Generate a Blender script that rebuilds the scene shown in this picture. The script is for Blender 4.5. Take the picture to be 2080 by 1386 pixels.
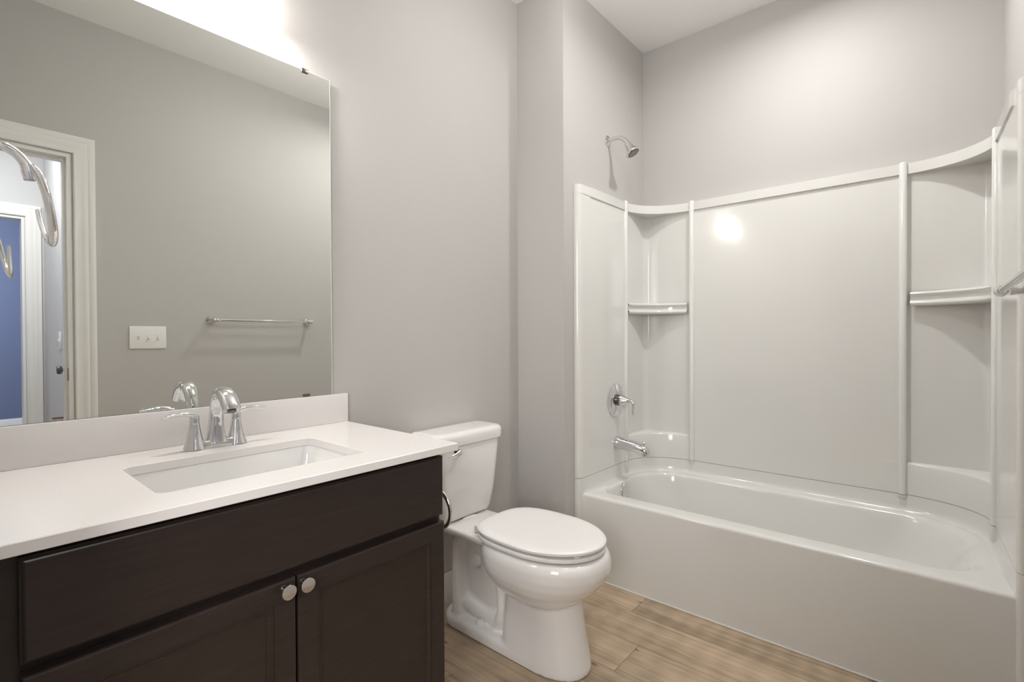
import bpy, bmesh, math, random
from mathutils import Vector, Matrix

random.seed(4)
S = bpy.context.scene
for o in list(bpy.data.objects):
    bpy.data.objects.remove(o)
PI = math.pi

# ------------------------------------------------------------------ camera
CAM_H = 1.155
F_PX, YAW, PITCH, ROLL = 1013.25, 40.68, 0.5413, -0.2603
cd = bpy.data.cameras.new('camera')
cam = bpy.data.objects.new('camera', cd)
S.collection.objects.link(cam)
S.camera = cam
cd.sensor_fit = 'HORIZONTAL'
cd.sensor_width = 36.0
cd.lens = F_PX / 2080 * 36
cd.clip_start = 0.02
_y, _p, _r = (math.radians(a) for a in (YAW, PITCH, ROLL))
fw = Vector((math.cos(_y) * math.cos(_p), math.sin(_y) * math.cos(_p), -math.sin(_p)))
rt = Vector((math.sin(_y), -math.cos(_y), 0))
up = rt.cross(fw)
rt, up = rt * math.cos(_r) + up * math.sin(_r), up * math.cos(_r) - rt * math.sin(_r)
m = Matrix((rt, up, -fw)).transposed().to_4x4()
m.translation = Vector((0, 0, CAM_H))
cam.matrix_world = m

# ------------------------------------------------------------------ world, exposure, room light
w = bpy.data.worlds.new('world')
S.world = w
w.use_nodes = True
w.node_tree.nodes['Background'].inputs[0].default_value = (0.8, 0.85, 1, 1)
w.node_tree.nodes['Background'].inputs[1].default_value = 0.02
S.view_settings.view_transform = 'Standard'
S.view_settings.look = 'None'
S.view_settings.gamma = 1
S.view_settings.exposure = 0.14
S.view_settings.use_curve_mapping = False


def area_light(name, loc, target, size, energy, color, size_y=None, spread=180, shape='RECTANGLE'):
    l = bpy.data.lights.new(name, 'AREA')
    l.shape = shape
    l.size = size
    if size_y:
        l.size_y = size_y
    l.energy = energy
    l.color = color
    l.spread = math.radians(spread)
    o = bpy.data.objects.new(name, l)
    S.collection.objects.link(o)
    o.location = loc
    o.rotation_euler = (Vector(target) - Vector(loc)).to_track_quat('-Z', 'Y').to_euler()
    return o


BULB_EMIT = 215.0

FILL_GLOBE_EMIT = 21.0   # unseen fill globe added under the bathroom ceiling
# recessed downlight over the tub, added bedroom and hall fill, blue room light
area_light('tub_downlight_lamp', (2.14, 0.45, 2.812), (2.14, 0.45, 0), 0.09, 10.0, (1.0, 0.985, 0.965), shape='DISK', spread=165)
area_light('bedroom_fill', (-1.45, -0.55, 1.75), (1.5, 0.75, 0.8), 0.9, 40.0, (1.0, 0.985, 0.97), size_y=1.2)  # unseen fill, added to light the bathroom through the doorway
area_light('hall_fill', (0.2, -1.15, 2.78), (0.2, -1.15, 0), 0.5, 24.0, (0.96, 0.96, 1.0), shape='DISK')  # unseen fill added over the hall
area_light('blue_room_daylight', (-0.6, -4.0, 2.6), (0.2, -5.2, 0.9), 0.9, 85.0, (0.80, 0.88, 1.0), size_y=0.9)


# ------------------------------------------------------------------ materials
def mat(name, color, rough=0.5, metal=0.0, spec=0.5, coat=0.0, emit=None, estr=0.0):
    mm = bpy.data.materials.new(name)
    mm.use_nodes = True
    b = mm.node_tree.nodes['Principled BSDF']
    b.inputs['Base Color'].default_value = (*color, 1)
    b.inputs['Roughness'].default_value = rough
    b.inputs['Metallic'].default_value = metal
    b.inputs['Specular IOR Level'].default_value = spec
    b.inputs['Coat Weight'].default_value = coat
    b.inputs['Coat Roughness'].default_value = 0.04
    if emit:
        b.inputs['Emission Color'].default_value = (*emit, 1)
        b.inputs['Emission Strength'].default_value = estr
    return mm


def N(nt, typ, **kw):
    n = nt.nodes.new(typ)
    for k, v in kw.items():
        setattr(n, k, v)
    return n


def math_node(nt, op, a, b=None, c=None):
    n = nt.nodes.new('ShaderNodeMath')
    n.operation = op
    for i, v in enumerate((a, b, c)):
        if v is None:
            continue
        if isinstance(v, (int, float)):
            n.inputs[i].default_value = v
        else:
            nt.links.new(v, n.inputs[i])
    return n.outputs[0]


def paint(name, color, bump=0.03, scale=260, rough=0.55):
    mm = mat(name, color, rough, spec=0.3)
    nt = mm.node_tree
    b = nt.nodes['Principled BSDF']
    geo = N(nt, 'ShaderNodeNewGeometry')
    no = N(nt, 'ShaderNodeTexNoise')
    no.inputs['Scale'].default_value = scale
    no.inputs['Detail'].default_value = 2
    nt.links.new(geo.outputs['Position'], no.inputs['Vector'])
    bp = N(nt, 'ShaderNodeBump')
    bp.inputs['Strength'].default_value = bump
    bp.inputs['Distance'].default_value = 0.002
    nt.links.new(no.outputs['Fac'], bp.inputs['Height'])
    nt.links.new(bp.outputs[0], b.inputs['Normal'])
    return mm


def quartz():
    mm = mat('quartz', (0.80, 0.775, 0.755), 0.22, spec=0.45)
    nt = mm.node_tree
    b = nt.nodes['Principled BSDF']
    geo = N(nt, 'ShaderNodeNewGeometry')
    v = N(nt, 'ShaderNodeTexVoronoi')
    v.inputs['Scale'].default_value = 55
    nt.links.new(geo.outputs['Position'], v.inputs['Vector'])
    lt = math_node(nt, 'LESS_THAN', v.outputs['Distance'], 0.09)
    sel = N(nt, 'ShaderNodeSeparateColor')
    nt.links.new(v.outputs['Color'], sel.inputs[0])
    pick = math_node(nt, 'GREATER_THAN', sel.outputs[0], 0.55)
    f = math_node(nt, 'MULTIPLY', lt, pick)
    f2 = math_node(nt, 'MULTIPLY', f, 0.35)
    mx = N(nt, 'ShaderNodeMix', data_type='RGBA')
    mx.inputs[6].default_value = (0.80, 0.775, 0.755, 1)
    mx.inputs[7].default_value = (0.40, 0.36, 0.33, 1)
    nt.links.new(f2, mx.inputs[0])
    nt.links.new(mx.outputs[2], b.inputs['Base Color'])
    return mm


def espresso():
    mm = mat('espresso_wood', (0.03, 0.021, 0.018), 0.32, spec=0.4)
    nt = mm.node_tree
    b = nt.nodes['Principled BSDF']
    geo = N(nt, 'ShaderNodeNewGeometry')
    mp = N(nt, 'ShaderNodeMapping')
    mp.inputs['Scale'].default_value = (4, 4, 60)
    nt.links.new(geo.outputs['Position'], mp.inputs[0])
    no = N(nt, 'ShaderNodeTexNoise')
    no.inputs['Scale'].default_value = 3
    no.inputs['Detail'].default_value = 5
    nt.links.new(mp.outputs[0], no.inputs['Vector'])
    rp = N(nt, 'ShaderNodeValToRGB')
    rp.color_ramp.elements[0].position = 0.3
    rp.color_ramp.elements[0].color = (0.022, 0.015, 0.0125, 1)
    rp.color_ramp.elements[1].position = 0.75
    rp.color_ramp.elements[1].color = (0.032, 0.022, 0.019, 1)
    nt.links.new(no.outputs['Fac'], rp.inputs[0])
    nt.links.new(rp.outputs[0], b.inputs['Base Color'])
    return mm


def plank_floor():
    mm = mat('plank_floor', (0.4, 0.3, 0.2), 0.42, spec=0.35)
    nt = mm.node_tree
    L = nt.links.new
    b = nt.nodes['Principled BSDF']
    geo = N(nt, 'ShaderNodeNewGeometry')
    sp = N(nt, 'ShaderNodeSeparateXYZ')
    L(geo.outputs['Position'], sp.inputs[0])
    X, Y = sp.outputs[0], sp.outputs[1]
    RW, PL = 0.187, 1.22
    r = math_node(nt, 'DIVIDE', math_node(nt, 'SUBTRACT', X, 1.521), RW)
    row = math_node(nt, 'FLOOR', r)
    rf = math_node(nt, 'SUBTRACT', r, row)
    p = math_node(nt, 'SUBTRACT', math_node(nt, 'DIVIDE', math_node(nt, 'SUBTRACT', Y, 0.85), PL), math_node(nt, 'MULTIPLY', row, 0.5525))
    pc = math_node(nt, 'FLOOR', p)
    pf = math_node(nt, 'SUBTRACT', p, pc)
    # seam masks
    e1 = math_node(nt, 'MULTIPLY', math_node(nt, 'MINIMUM', rf, math_node(nt, 'SUBTRACT', 1.0, rf)), RW)
    e2 = math_node(nt, 'MULTIPLY', math_node(nt, 'MINIMUM', pf, math_node(nt, 'SUBTRACT', 1.0, pf)), PL)
    e = math_node(nt, 'MINIMUM', e1, e2)
    seam = math_node(nt, 'LESS_THAN', e, 0.0011)
    # plank random
    cb = N(nt, 'ShaderNodeCombineXYZ')
    L(row, cb.inputs[0]); L(pc, cb.inputs[1])
    wn = N(nt, 'ShaderNodeTexWhiteNoise', noise_dimensions='2D')
    L(cb.outputs[0], wn.inputs['Vector'])
    off = N(nt, 'ShaderNodeVectorMath', operation='SCALE')
    L(wn.outputs['Color'], off.inputs[0]); off.inputs['Scale'].default_value = 30
    ad = N(nt, 'ShaderNodeVectorMath', operation='ADD')
    L(geo.outputs['Position'], ad.inputs[0]); L(off.outputs[0], ad.inputs[1])
    mp = N(nt, 'ShaderNodeMapping')
    mp.inputs['Scale'].default_value = (15, 0.75, 1)
    L(ad.outputs[0], mp.inputs[0])
    n1 = N(nt, 'ShaderNodeTexNoise')
    n1.inputs['Scale'].default_value = 1.6; n1.inputs['Detail'].default_value = 6
    n1.inputs['Roughness'].default_value = 0.6; n1.inputs['Distortion'].default_value = 0.9
    L(mp.outputs[0], n1.inputs['Vector'])
    rp = N(nt, 'ShaderNodeValToRGB')
    el = rp.color_ramp.elements
    el[0].position = 0.28; el[0].color = (0.285, 0.208, 0.135, 1)
    el[1].position = 0.72; el[1].color = (0.57, 0.450, 0.325, 1)
    x = el.new(0.46); x.color = (0.435, 0.335, 0.23, 1)
    x = el.new(0.58); x.color = (0.50, 0.385, 0.27, 1)
    L(n1.outputs['Fac'], rp.inputs[0])
    # fine grain
    mp2 = N(nt, 'ShaderNodeMapping')
    mp2.inputs['Scale'].default_value = (110, 3.2, 1)
    L(ad.outputs[0], mp2.inputs[0])
    n2 = N(nt, 'ShaderNodeTexNoise')
    n2.inputs['Scale'].default_value = 1.2; n2.inputs['Detail'].default_value = 3
    L(mp2.outputs[0], n2.inputs['Vector'])
    # cathedral grain
    mp3 = N(nt, 'ShaderNodeMapping')
    mp3.inputs['Scale'].default_value = (7, 1.3, 1)
    L(ad.outputs[0], mp3.inputs[0])
    wv = N(nt, 'ShaderNodeTexWave', wave_type='RINGS')
    wv.inputs['Scale'].default_value = 3.2; wv.inputs['Distortion'].default_value = 3.5
    wv.inputs['Detail'].default_value = 3
    L(mp3.outputs[0], wv.inputs['Vector'])
    g = math_node(nt, 'ADD', math_node(nt, 'MULTIPLY', math_node(nt, 'SUBTRACT', n2.outputs['Fac'], 0.5), 0.42),
                  math_node(nt, 'MULTIPLY', math_node(nt, 'SUBTRACT', wv.outputs['Fac'], 0.5), 0.13))
    tone = math_node(nt, 'MULTIPLY', math_node(nt, 'SUBTRACT', wn.outputs['Value'], 0.5), 0.22)
    val = math_node(nt, 'ADD', math_node(nt, 'ADD', 1.0, g), tone)
    hs = N(nt, 'ShaderNodeHueSaturation')
    hs.inputs['Saturation'].default_value = 1.0
    L(val, hs.inputs['Value']); L(rp.outputs[0], hs.inputs['Color'])
    # knots
    mpk = N(nt, 'ShaderNodeMapping')
    mpk.inputs['Scale'].default_value = (11, 4.5, 1)
    L(ad.outputs[0], mpk.inputs[0])
    vk = N(nt, 'ShaderNodeTexVoronoi', voronoi_dimensions='2D')
    vk.inputs['Scale'].default_value = 1.0
    L(mpk.outputs[0], vk.inputs['Vector'])
    kd = N(nt, 'ShaderNodeMapRange')
    kd.inputs['From Min'].default_value = 0.02; kd.inputs['From Max'].default_value = 0.11
    kd.inputs['To Min'].default_value = 0.75; kd.inputs['To Max'].default_value = 0.0
    L(vk.outputs['Distance'], kd.inputs[0])
    sc = N(nt, 'ShaderNodeSeparateColor'); L(vk.outputs['Color'], sc.inputs[0])
    kk = math_node(nt, 'MULTIPLY', kd.outputs[0], math_node(nt, 'GREATER_THAN', sc.outputs[1], 0.72))
    mk = N(nt, 'ShaderNodeMix', data_type='RGBA')
    L(kk, mk.inputs[0]); L(hs.outputs[0], mk.inputs[6]); mk.inputs[7].default_value = (0.10, 0.065, 0.04, 1)
    mx = N(nt, 'ShaderNodeMix', data_type='RGBA')
    L(math_node(nt, 'MULTIPLY', seam, 0.75), mx.inputs[0]); L(mk.outputs[2], mx.inputs[6]); mx.inputs[7].default_value = (0.10, 0.07, 0.045, 1)
    L(mx.outputs[2], b.inputs['Base Color'])
    bp = N(nt, 'ShaderNodeBump')
    bp.inputs['Strength'].default_value = 0.12; bp.inputs['Distance'].default_value = 0.002
    L(math_node(nt, 'SUBTRACT', n2.outputs['Fac'], seam), bp.inputs['Height'])
    L(bp.outputs[0], b.inputs['Normal'])
    return mm


M = dict(
    wall=paint('greige_paint', (0.53, 0.513, 0.496)),
    ceiling=paint('ceiling_paint', (0.94, 0.935, 0.925)),
    hallwall=paint('hall_paint', (0.58, 0.58, 0.585)),
    blue_lit_wall=paint('blue_lit_paint', (0.17, 0.20, 0.32)),  # cool daylight cast put into the wall colour
    trim=mat('trim_paint', (0.80, 0.785, 0.76), 0.3, spec=0.4),
    acrylic=mat('tub_acrylic', (0.78, 0.772, 0.745), 0.12, spec=0.5, coat=0.25),
    porcelain=mat('porcelain', (0.88, 0.86, 0.845), 0.08, spec=0.5, coat=0.4),
    plastic=mat('white_plastic', (0.87, 0.855, 0.84), 0.22, spec=0.5),
    chrome=mat('chrome', (0.74, 0.74, 0.75), 0.045, metal=1.0),
    darkmetal=mat('dark_nickel', (0.16, 0.155, 0.15), 0.28, metal=1.0),
    clip=mat('clip_steel', (0.20, 0.17, 0.16), 0.3, metal=1.0),
    nozzle=mat('nozzle_rubber', (0.20, 0.17, 0.14), 0.5),
    mirror=mat('mirror_glass', (0.90, 0.92, 0.885), 0.0, metal=1.0),
    mirror_edge=mat('mirror_edge', (0.80, 0.83, 0.81), 0.1, spec=0.5),
    quartz=quartz(), espresso=espresso(), floor=plank_floor(),
    sink=mat('sink_ceramic', (0.80, 0.79, 0.775), 0.08, spec=0.5, coat=0.4),
    black=mat('shadow_gap_black', (0.012, 0.01, 0.01), 0.7),
    caulk=mat('caulk', (0.93, 0.91, 0.87), 0.4),
    lampglass=mat('lit_opal_glass', (0.9, 0.9, 0.88), 0.3, emit=(1.0, 0.97, 0.93), estr=7.0),
    bulb=mat('lit_bulb', (0.9, 0.9, 0.88), 0.3, emit=(1.0, 0.965, 0.92), estr=BULB_EMIT),
    globe=mat('fill_globe_glass', (0.9, 0.9, 0.9), 0.3, emit=(1.0, 0.985, 0.965), estr=FILL_GLOBE_EMIT),  # glow of the added ceiling fill globe
    lens=mat('lit_downlight_lens', (0.9, 0.9, 0.9), 0.4, emit=(1.0, 0.97, 0.93), estr=4.0),
    box=mat('peach_board', (0.70, 0.55, 0.46), 0.6),
)

# ------------------------------------------------------------------ object helpers
ORG = {}


def finish(o, label=None, cat=None, group=None, kind=None):
    if label:
        o['label'] = label
    if cat:
        o['category'] = cat
    if group:
        o['group'] = group
    if kind:
        o['kind'] = kind
    return o


def thing(name, loc, label, cat, group=None):
    o = bpy.data.objects.new(name, None)
    S.collection.objects.link(o)
    o.empty_display_size = 0.05
    o.location = loc
    ORG[o.name] = Vector(loc)
    return finish(o, label, cat, group)


class G:
    """collects vertices and faces of one mesh"""
    def __init__(s):
        s.v = []
        s.f = []

    def add(s, vs, fs):
        n = len(s.v)
        s.v += [tuple(q) for q in vs]
        s.f += [tuple(i + n for i in f) for f in fs]
        return s

    def box(s, x0, x1, y0, y1, z0, z1, bev=0.0, seg=2):
        bm = bmesh.new()
        vs = [bm.verts.new((x, y, z)) for x in (x0, x1) for y in (y0, y1) for z in (z0, z1)]
        for q in ((0, 1, 3, 2), (4, 6, 7, 5), (0, 4, 5, 1), (2, 3, 7, 6), (0, 2, 6, 4), (1, 5, 7, 3)):
            bm.faces.new([vs[i] for i in q])
        if bev:
            bmesh.ops.bevel(bm, geom=bm.edges[:], offset=bev, segments=seg, profile=0.5, affect='EDGES')
        bm.verts.index_update()
        s.add([q.co[:] for q in bm.verts], [[q.index for q in f.verts] for f in bm.faces])
        bm.free()
        return s

    def loft(s, loops, closed=True, cap0=True, cap1=True):
        n = len(loops[0])
        vs = [q for l in loops for q in l]
        fs = []
        for k in range(len(loops) - 1):
            for i in range(n if closed else n - 1):
                j = (i + 1) % n
                fs.append((k * n + i, k * n + j, (k + 1) * n + j, (k + 1) * n + i))
        if cap0:
            fs.append(tuple(range(n)))
        if cap1:
            fs.append(tuple((len(loops) - 1) * n + i for i in range(n)))
        return s.add(vs, fs)

    def lathe(s, base, axis, prof, seg=32, caps=True):
        """prof: (radius, distance along axis)"""
        a = Vector(axis).normalized()
        u = a.orthogonal().normalized()
        w_ = a.cross(u)
        b = Vector(base)
        loops = []
        for r, h in prof:
            r = max(r, 1e-5)
            loops.append([b + a * h + (u * math.cos(2 * PI * i / seg) + w_ * math.sin(2 * PI * i / seg)) * r for i in range(seg)])
        return s.loft(loops, cap0=caps, cap1=caps)

    def sweep(s, pts, rad, seg=16, sub=6, up=(0, 0, 1), square=2.0):
        """tube along a Catmull-Rom path; rad: list of (ra, rb) or floats; ra along up-ish normal"""
        P = [Vector(p) for p in pts]
        R = [(r, r) if isinstance(r, (int, float)) else r for r in rad]
        Q = []
        for i in range(len(P) - 1):
            p0, p1, p2, p3 = P[max(i - 1, 0)], P[i], P[i + 1], P[min(i + 2, len(P) - 1)]
            for k in range(sub):
                t = k / sub
                q = 0.5 * (2 * p1 + (p2 - p0) * t + (2 * p0 - 5 * p1 + 4 * p2 - p3) * t * t + (3 * p1 - p0 - 3 * p2 + p3) * t ** 3)
                Q.append((q, R[i][0] * (1 - t) + R[i + 1][0] * t, R[i][1] * (1 - t) + R[i + 1][1] * t))
        Q.append((P[-1], *R[-1]))
        nrm = Vector(up)
        loops = []
        for i, (q, ra, rb) in enumerate(Q):
            t = (Q[min(i + 1, len(Q) - 1)][0] - Q[max(i - 1, 0)][0]).normalized()
            nrm = (nrm - t * nrm.dot(t))
            nrm = nrm.normalized() if nrm.length > 1e-6 else t.orthogonal().normalized()
            bn = t.cross(nrm)
            lp = []
            for k in range(seg):
                c, d = math.cos(2 * PI * k / seg), math.sin(2 * PI * k / seg)
                e = 2.0 / square
                c = math.copysign(abs(c) ** e, c)
                d = math.copysign(abs(d) ** e, d)
                lp.append(q + nrm * ra * c + bn * rb * d)
            loops.append(lp)
        return s.loft(loops)

    def ball(s, c, r, seg=20, rings=10, sc=(1, 1, 1)):
        loops = []
        for k in range(rings + 1):
            a = -PI / 2 + PI * k / rings
            rr = max(math.cos(a), 1e-4)
            loops.append([(c[0] + sc[0] * r * rr * math.cos(2 * PI * i / seg), c[1] + sc[1] * r * rr * math.sin(2 * PI * i / seg), c[2] + sc[2] * r * math.sin(a)) for i in range(seg)])
        return s.loft(loops)

    def build(s, name, material, parent=None, smooth=35, loc=None, **kw):
        root = parent
        if parent is not None:
            while root.parent:
                root = root.parent
            org = ORG.get(root.name, Vector((0, 0, 0)))
        else:
            org = Vector(loc) if loc else Vector((0, 0, 0))
        me = bpy.data.meshes.new(name)
        me.from_pydata([tuple(Vector(q) - org) for q in s.v], [], s.f)
        bm = bmesh.new()
        bm.from_mesh(me)
        bmesh.ops.remove_doubles(bm, verts=bm.verts[:], dist=1e-6)
        bmesh.ops.recalc_face_normals(bm, faces=bm.faces[:])
        bm.to_mesh(me)
        bm.free()
        me.materials.append(material)
        if smooth:
            me.shade_smooth()
            me.set_sharp_from_angle(angle=math.radians(smooth))
        o = bpy.data.objects.new(name, me)
        S.collection.objects.link(o)
        if parent is not None:
            o.parent = parent
        else:
            o.location = org
            ORG[o.name] = org
        return finish(o, **kw)


def rrect(x0, x1, y0, y1, z, r, k=8):
    """closed loop; r = one radius or (x0y0, x1y0, x1y1, x0y1)"""
    if isinstance(r, (int, float)):
        r = (r,) * 4
    out = []
    for (cx, cy, rr, a0) in ((x0 + r[0], y0 + r[0], r[0], PI), (x1 - r[1], y0 + r[1], r[1], 1.5 * PI), (x1 - r[2], y1 - r[2], r[2], 0), (x0 + r[3], y1 - r[3], r[3], 0.5 * PI)):
        for i in range(k + 1):
            a = a0 + 0.5 * PI * i / k
            out.append((cx + rr * math.cos(a), cy + rr * math.sin(a), z))
    return out


def structure(g, name, material, **kw):
    return g.build(name, material, kind='structure', **kw)


# ------------------------------------------------------------------ the setting
CEIL = 2.826
YW = 1.6227      # mirror wall
YP = 1.341       # shower head wall
YO = -0.186      # opposite wall
XL = 0.040       # left wall
XJ = 1.935       # jog
XB = 2.7626      # wall behind the tub
T = 0.12

structure(G().box(-3.2, XB + 0.3, -6.0, 2.4, -0.12, 0.0), 'floor', M['floor'])
structure(G().box(-3.2, XB + 0.3, -6.0, 2.4, CEIL, CEIL + 0.1), 'ceiling', M['ceiling'])
structure(G().box(-0.08, XJ + T, YW, YW + T, 0, CEIL), 'wall_back', M['wall'])
structure(G().box(XJ, XB + T, YP, YW, 0, CEIL), 'wall_plumbing', M['wall'])
structure(G().box(XB, XB + T, YO - T, YP, 0, CEIL), 'wall_right', M['wall'])
# opposite wall with its doorway (seen in the mirror)
DX0, DX1, DZ = -0.16, 0.478, 2.105
structure(G().box(DX1, XB, YO - T, YO, 0, CEIL).box(-0.42, DX0, YO - T, YO, 0, CEIL).box(DX0, DX1, YO - T, YO, DZ, CEIL), 'wall_front', M['wall'])
# left wall with the doorway the camera looks through
LY0, LY1 = -0.07, 0.88
structure(G().box(XL - T, XL, LY1, YW, 0, CEIL).box(XL - T, XL, YO, LY0, 0, CEIL).box(XL - T, XL, LY0, LY1, DZ, CEIL), 'wall_left', M['wall'])


def casing_profile(wd):
    # (offset from the opening edge, projection from the wall)
    return [(0, 0), (0, 0.010), (0.006, 0.013), (0.010, 0.011), (wd * 0.42, 0.0135), (wd * 0.55, 0.017), (wd * 0.66, 0.0145),
            (wd * 0.76, 0.0185), (wd * 0.9, 0.020), (wd, 0.018), (wd, 0)]


def casing(g, a0, a1, ztop, to3, wd=0.088, rev=0.006, left=True, right=True):
    """mitred three-sided casing; to3(a, z, d) -> point"""
    pr = casing_profile(wd)
    path = []
    a0, a1, zt = a0 - rev, a1 + rev, ztop + rev
    rows = []
    if left:
        rows.append([(a0 - o_, 0.0, d) for o_, d in pr])
        rows.append([(a0 - o_, zt + o_, d) for o_, d in pr])
    else:
        rows.append([(a0, zt + o_, d) for o_, d in pr])
    if right:
        rows.append([(a1 + o_, zt + o_, d) for o_, d in pr])
        rows.append([(a1 + o_, 0.0, d) for o_, d in pr])
    else:
        rows.append([(a1, zt + o_, d) for o_, d in pr])
    loops = [[to3(*q) for q in r_] for r_ in rows]
    return g.loft(loops)


g = casing(G(), DX0, DX1, DZ, lambda a, z, d: (a, YO + d + 0.0005, z))
g.box(DX1 - 0.018, DX1 - 0.0005, YO - T, YO, 0, DZ).box(DX0 + 0.0005, DX0 + 0.018, YO - T, YO, 0, DZ).box(DX0 + 0.018, DX1 - 0.018, YO - T, YO, DZ - 0.018, DZ - 0.0005)
g.box(DX1 - 0.030, DX1 - 0.018, YO - 0.085, YO - 0.045, 0, DZ - 0.018).box(DX0 + 0.018, DX0 + 0.030, YO - 0.085, YO - 0.045, 0, DZ - 0.018).box(DX0 + 0.03, DX1 - 0.03, YO - 0.085, YO - 0.045, DZ - 0.030, DZ - 0.018)
d1 = structure(g, 'door_1', M['trim'])
G().box(DX1 - 0.0195, DX1 - 0.0175, YO - 0.035, YO - 0.008, 0.935, 1.000, 0.0005).build('strike_plate', M['darkmetal'], d1)
g = casing(G(), LY0, LY1, DZ, lambda a, z, d: (XL + 0.0005 + d * 0.7, a, z), wd=0.082)
g.box(XL - T, XL, LY1 - 0.016, LY1 - 0.0005, 0, DZ).box(XL - T, XL, LY0 + 0.0005, LY0 + 0.016, 0, DZ).box(XL - T, XL, LY0 + 0.016, LY1 - 0.016, DZ - 0.016, DZ - 0.0005)
structure(g, 'door_2', M['trim'])


def baseboard(name, p, q, n, h=0.13):
    """from p to q, n = unit normal into the room"""
    pr = [(0.0005, 0), (0.013, 0), (0.013, h - 0.03), (0.010, h - 0.022), (0.0085, h - 0.010), (0.004, h), (0.0005, h)]
    lp = [[(e[0] + n[0] * d, e[1] + n[1] * d, z) for d, z in pr] for e in (p, q)]
    return structure(G().loft(lp), name, M['trim'])


baseboard('baseboard_back', (0.932, YW), (XJ, YW), (0, -1))
baseboard('baseboard_jog', (XJ, YP), (XJ, YW - 0.0135), (-1, 0))
baseboard('baseboard_front', (DX1 + 0.0955, YO), (1.984, YO), (0, 1))

# hall, blue room and bedroom shells beyond the doorways
structure(G().box(-1.6, 0.59, -2.31, -2.19, 2.10, CEIL).box(0.478, 0.59, -2.31, -2.19, 0, 2.10).box(-1.6, -0.30, -2.31, -2.19, 0, 2.10), 'wall_hall_far', M['hallwall'])
structure(G().box(0.59, 0.71, -2.31, YO - T, 0, CEIL), 'wall_hall_right', M['hallwall'])
structure(G().box(-0.42, -0.30, -2.19, YO - T, 0, CEIL), 'wall_hall_left', M['hallwall'])
structure(G().box(-2.6, 2.3, -5.82, -5.70, 0, CEIL).box(-2.72, -2.6, -5.82, -2.31, 0, CEIL).box(2.3, 2.42, -5.82, -2.31, 0, CEIL).box(0.71, 2.3, -2.31, -2.19, 0, CEIL).box(-2.6, -1.6, -2.31, -2.19, 0, CEIL), 'wall_blue_room', M['blue_lit_wall'])
g = casing(G(), -0.20, 0.478, 2.10, lambda a, z, d: (a, -2.19 + 0.0005 + d, z), wd=0.088)
g.box(0.462, 0.4775, -2.31, -2.19, 0, 2.10).box(-0.2995, -0.184, -2.31, -2.19, 0, 2.10).box(-0.184, 0.462, -2.31, -2.19, 2.084, 2.0995)
structure(g, 'door_3', M['trim'])
baseboard('baseboard_blue_room', (-2.6, -5.70), (2.3, -5.70), (0, 1), h=0.14)
g = casing(G(), -1.135, -0.47, 2.09, lambda a, z, d: (0.59 - 0.0005 - d, a, z), wd=0.088)
g.box(0.575, 0.5895, -1.135, -0.47, 0, 2.09)
d4 = structure(g, 'door_4', M['trim'])
G().lathe((0.5745, -1.0, 0.955), (-1, 0, 0), [(0.0, 0), (0.03, 0), (0.03, 0.006), (0.011, 0.010), (0.010, 0.034), (0.024, 0.040), (0.028, 0.052), (0.024, 0.062), (0.0, 0.065)]).build('door_handle', M['darkmetal'], d4)
structure(G().box(-3.2, -3.08, -1.6, 2.15, 0, CEIL).box(-3.08, XL - T, 2.03, 2.15, 0, CEIL).box(-3.08, -0.42, -1.72, -1.60, 0, CEIL).box(-0.2, XL - T, YW, 2.03, 0, CEIL), 'wall_bedroom', M['hallwall'])

G().box(0.5835, 0.5895, -1.50, -1.42, 1.075, 1.200, 0.002).box(0.575, 0.584, -1.466, -1.454, 1.125, 1.150, 0.002).build(
    'light_switch', M['plastic'], label='single white hall switch plate beyond the doorway seen in the mirror', cat='light switch', loc=(0.59, -1.46, 1.137))
t = thing('hall_board', (0.555, -1.30, 0), 'small peach board with a dark edge in the hall, low in the mirror', 'board')
G().box(0.522, 0.588, -1.314, -1.286, 0.0, 0.617, 0.006).build('panel', M['box'], t)
G().box(0.520, 0.5885, -1.316, -1.284, 0.6175, 0.6210, 0.001).build('edge', M['darkmetal'], t, label='dark edge')

# ------------------------------------------------------------------ vanity
CT, CB = 0.855, 0.8345
cab = thing('vanity_cabinet', (0.49, 1.33, 0), 'dark espresso wood vanity cabinet under the white countertop', 'cabinet')
CX0, CX1, CF = 0.0415, 0.930, 1.074
g = G()
g.box(CX0, CX0 + 0.018, CF + 0.0201, YW - 0.002, 0, CB - 0.0005)
g.box(CX1 - 0.018, CX1, CF + 0.0201, YW - 0.002, 0, CB - 0.0005)
g.box(0.1001, 0.9049, CF, CF + 0.02, 0.10, 0.14).box(0.1001, 0.9049, CF, CF + 0.02, 0.62, 0.68).box(0.1001, 0.9049, CF, CF + 0.02, 0.80, CB - 0.0005)
g.box(CX0, 0.10, CF, CF + 0.02, 0.10, CB - 0.0005).box(0.905, CX1, CF, CF + 0.02, 0.10, CB - 0.0005).box(0.485, 0.53, CF, CF + 0.02, 0.1401, 0.6199)
g.box(CX0 + 0.0181, CX1 - 0.0181, YW - 0.012, YW - 0.002, 0.1181, CB - 0.02).box(CX0 + 0.0181, CX1 - 0.0181, CF + 0.0201, YW - 0.012, 0.10, 0.118)
g.box(CX0, CX1, CF + 0.07, CF + 0.085, 0, 0.10)
g.build('body', M['espresso'], cab, smooth=0)


def front_panel(x0, x1, z0, z1, yf, prof):
    loops = []
    for ins, dy in prof:
        loops.append([(x0 + ins, yf + dy, z0 + ins), (x1 - ins, yf + dy, z0 + ins), (x1 - ins, yf + dy, z1 - ins), (x0 + ins, yf + dy, z1 - ins)])
    return G().loft(loops)


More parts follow.
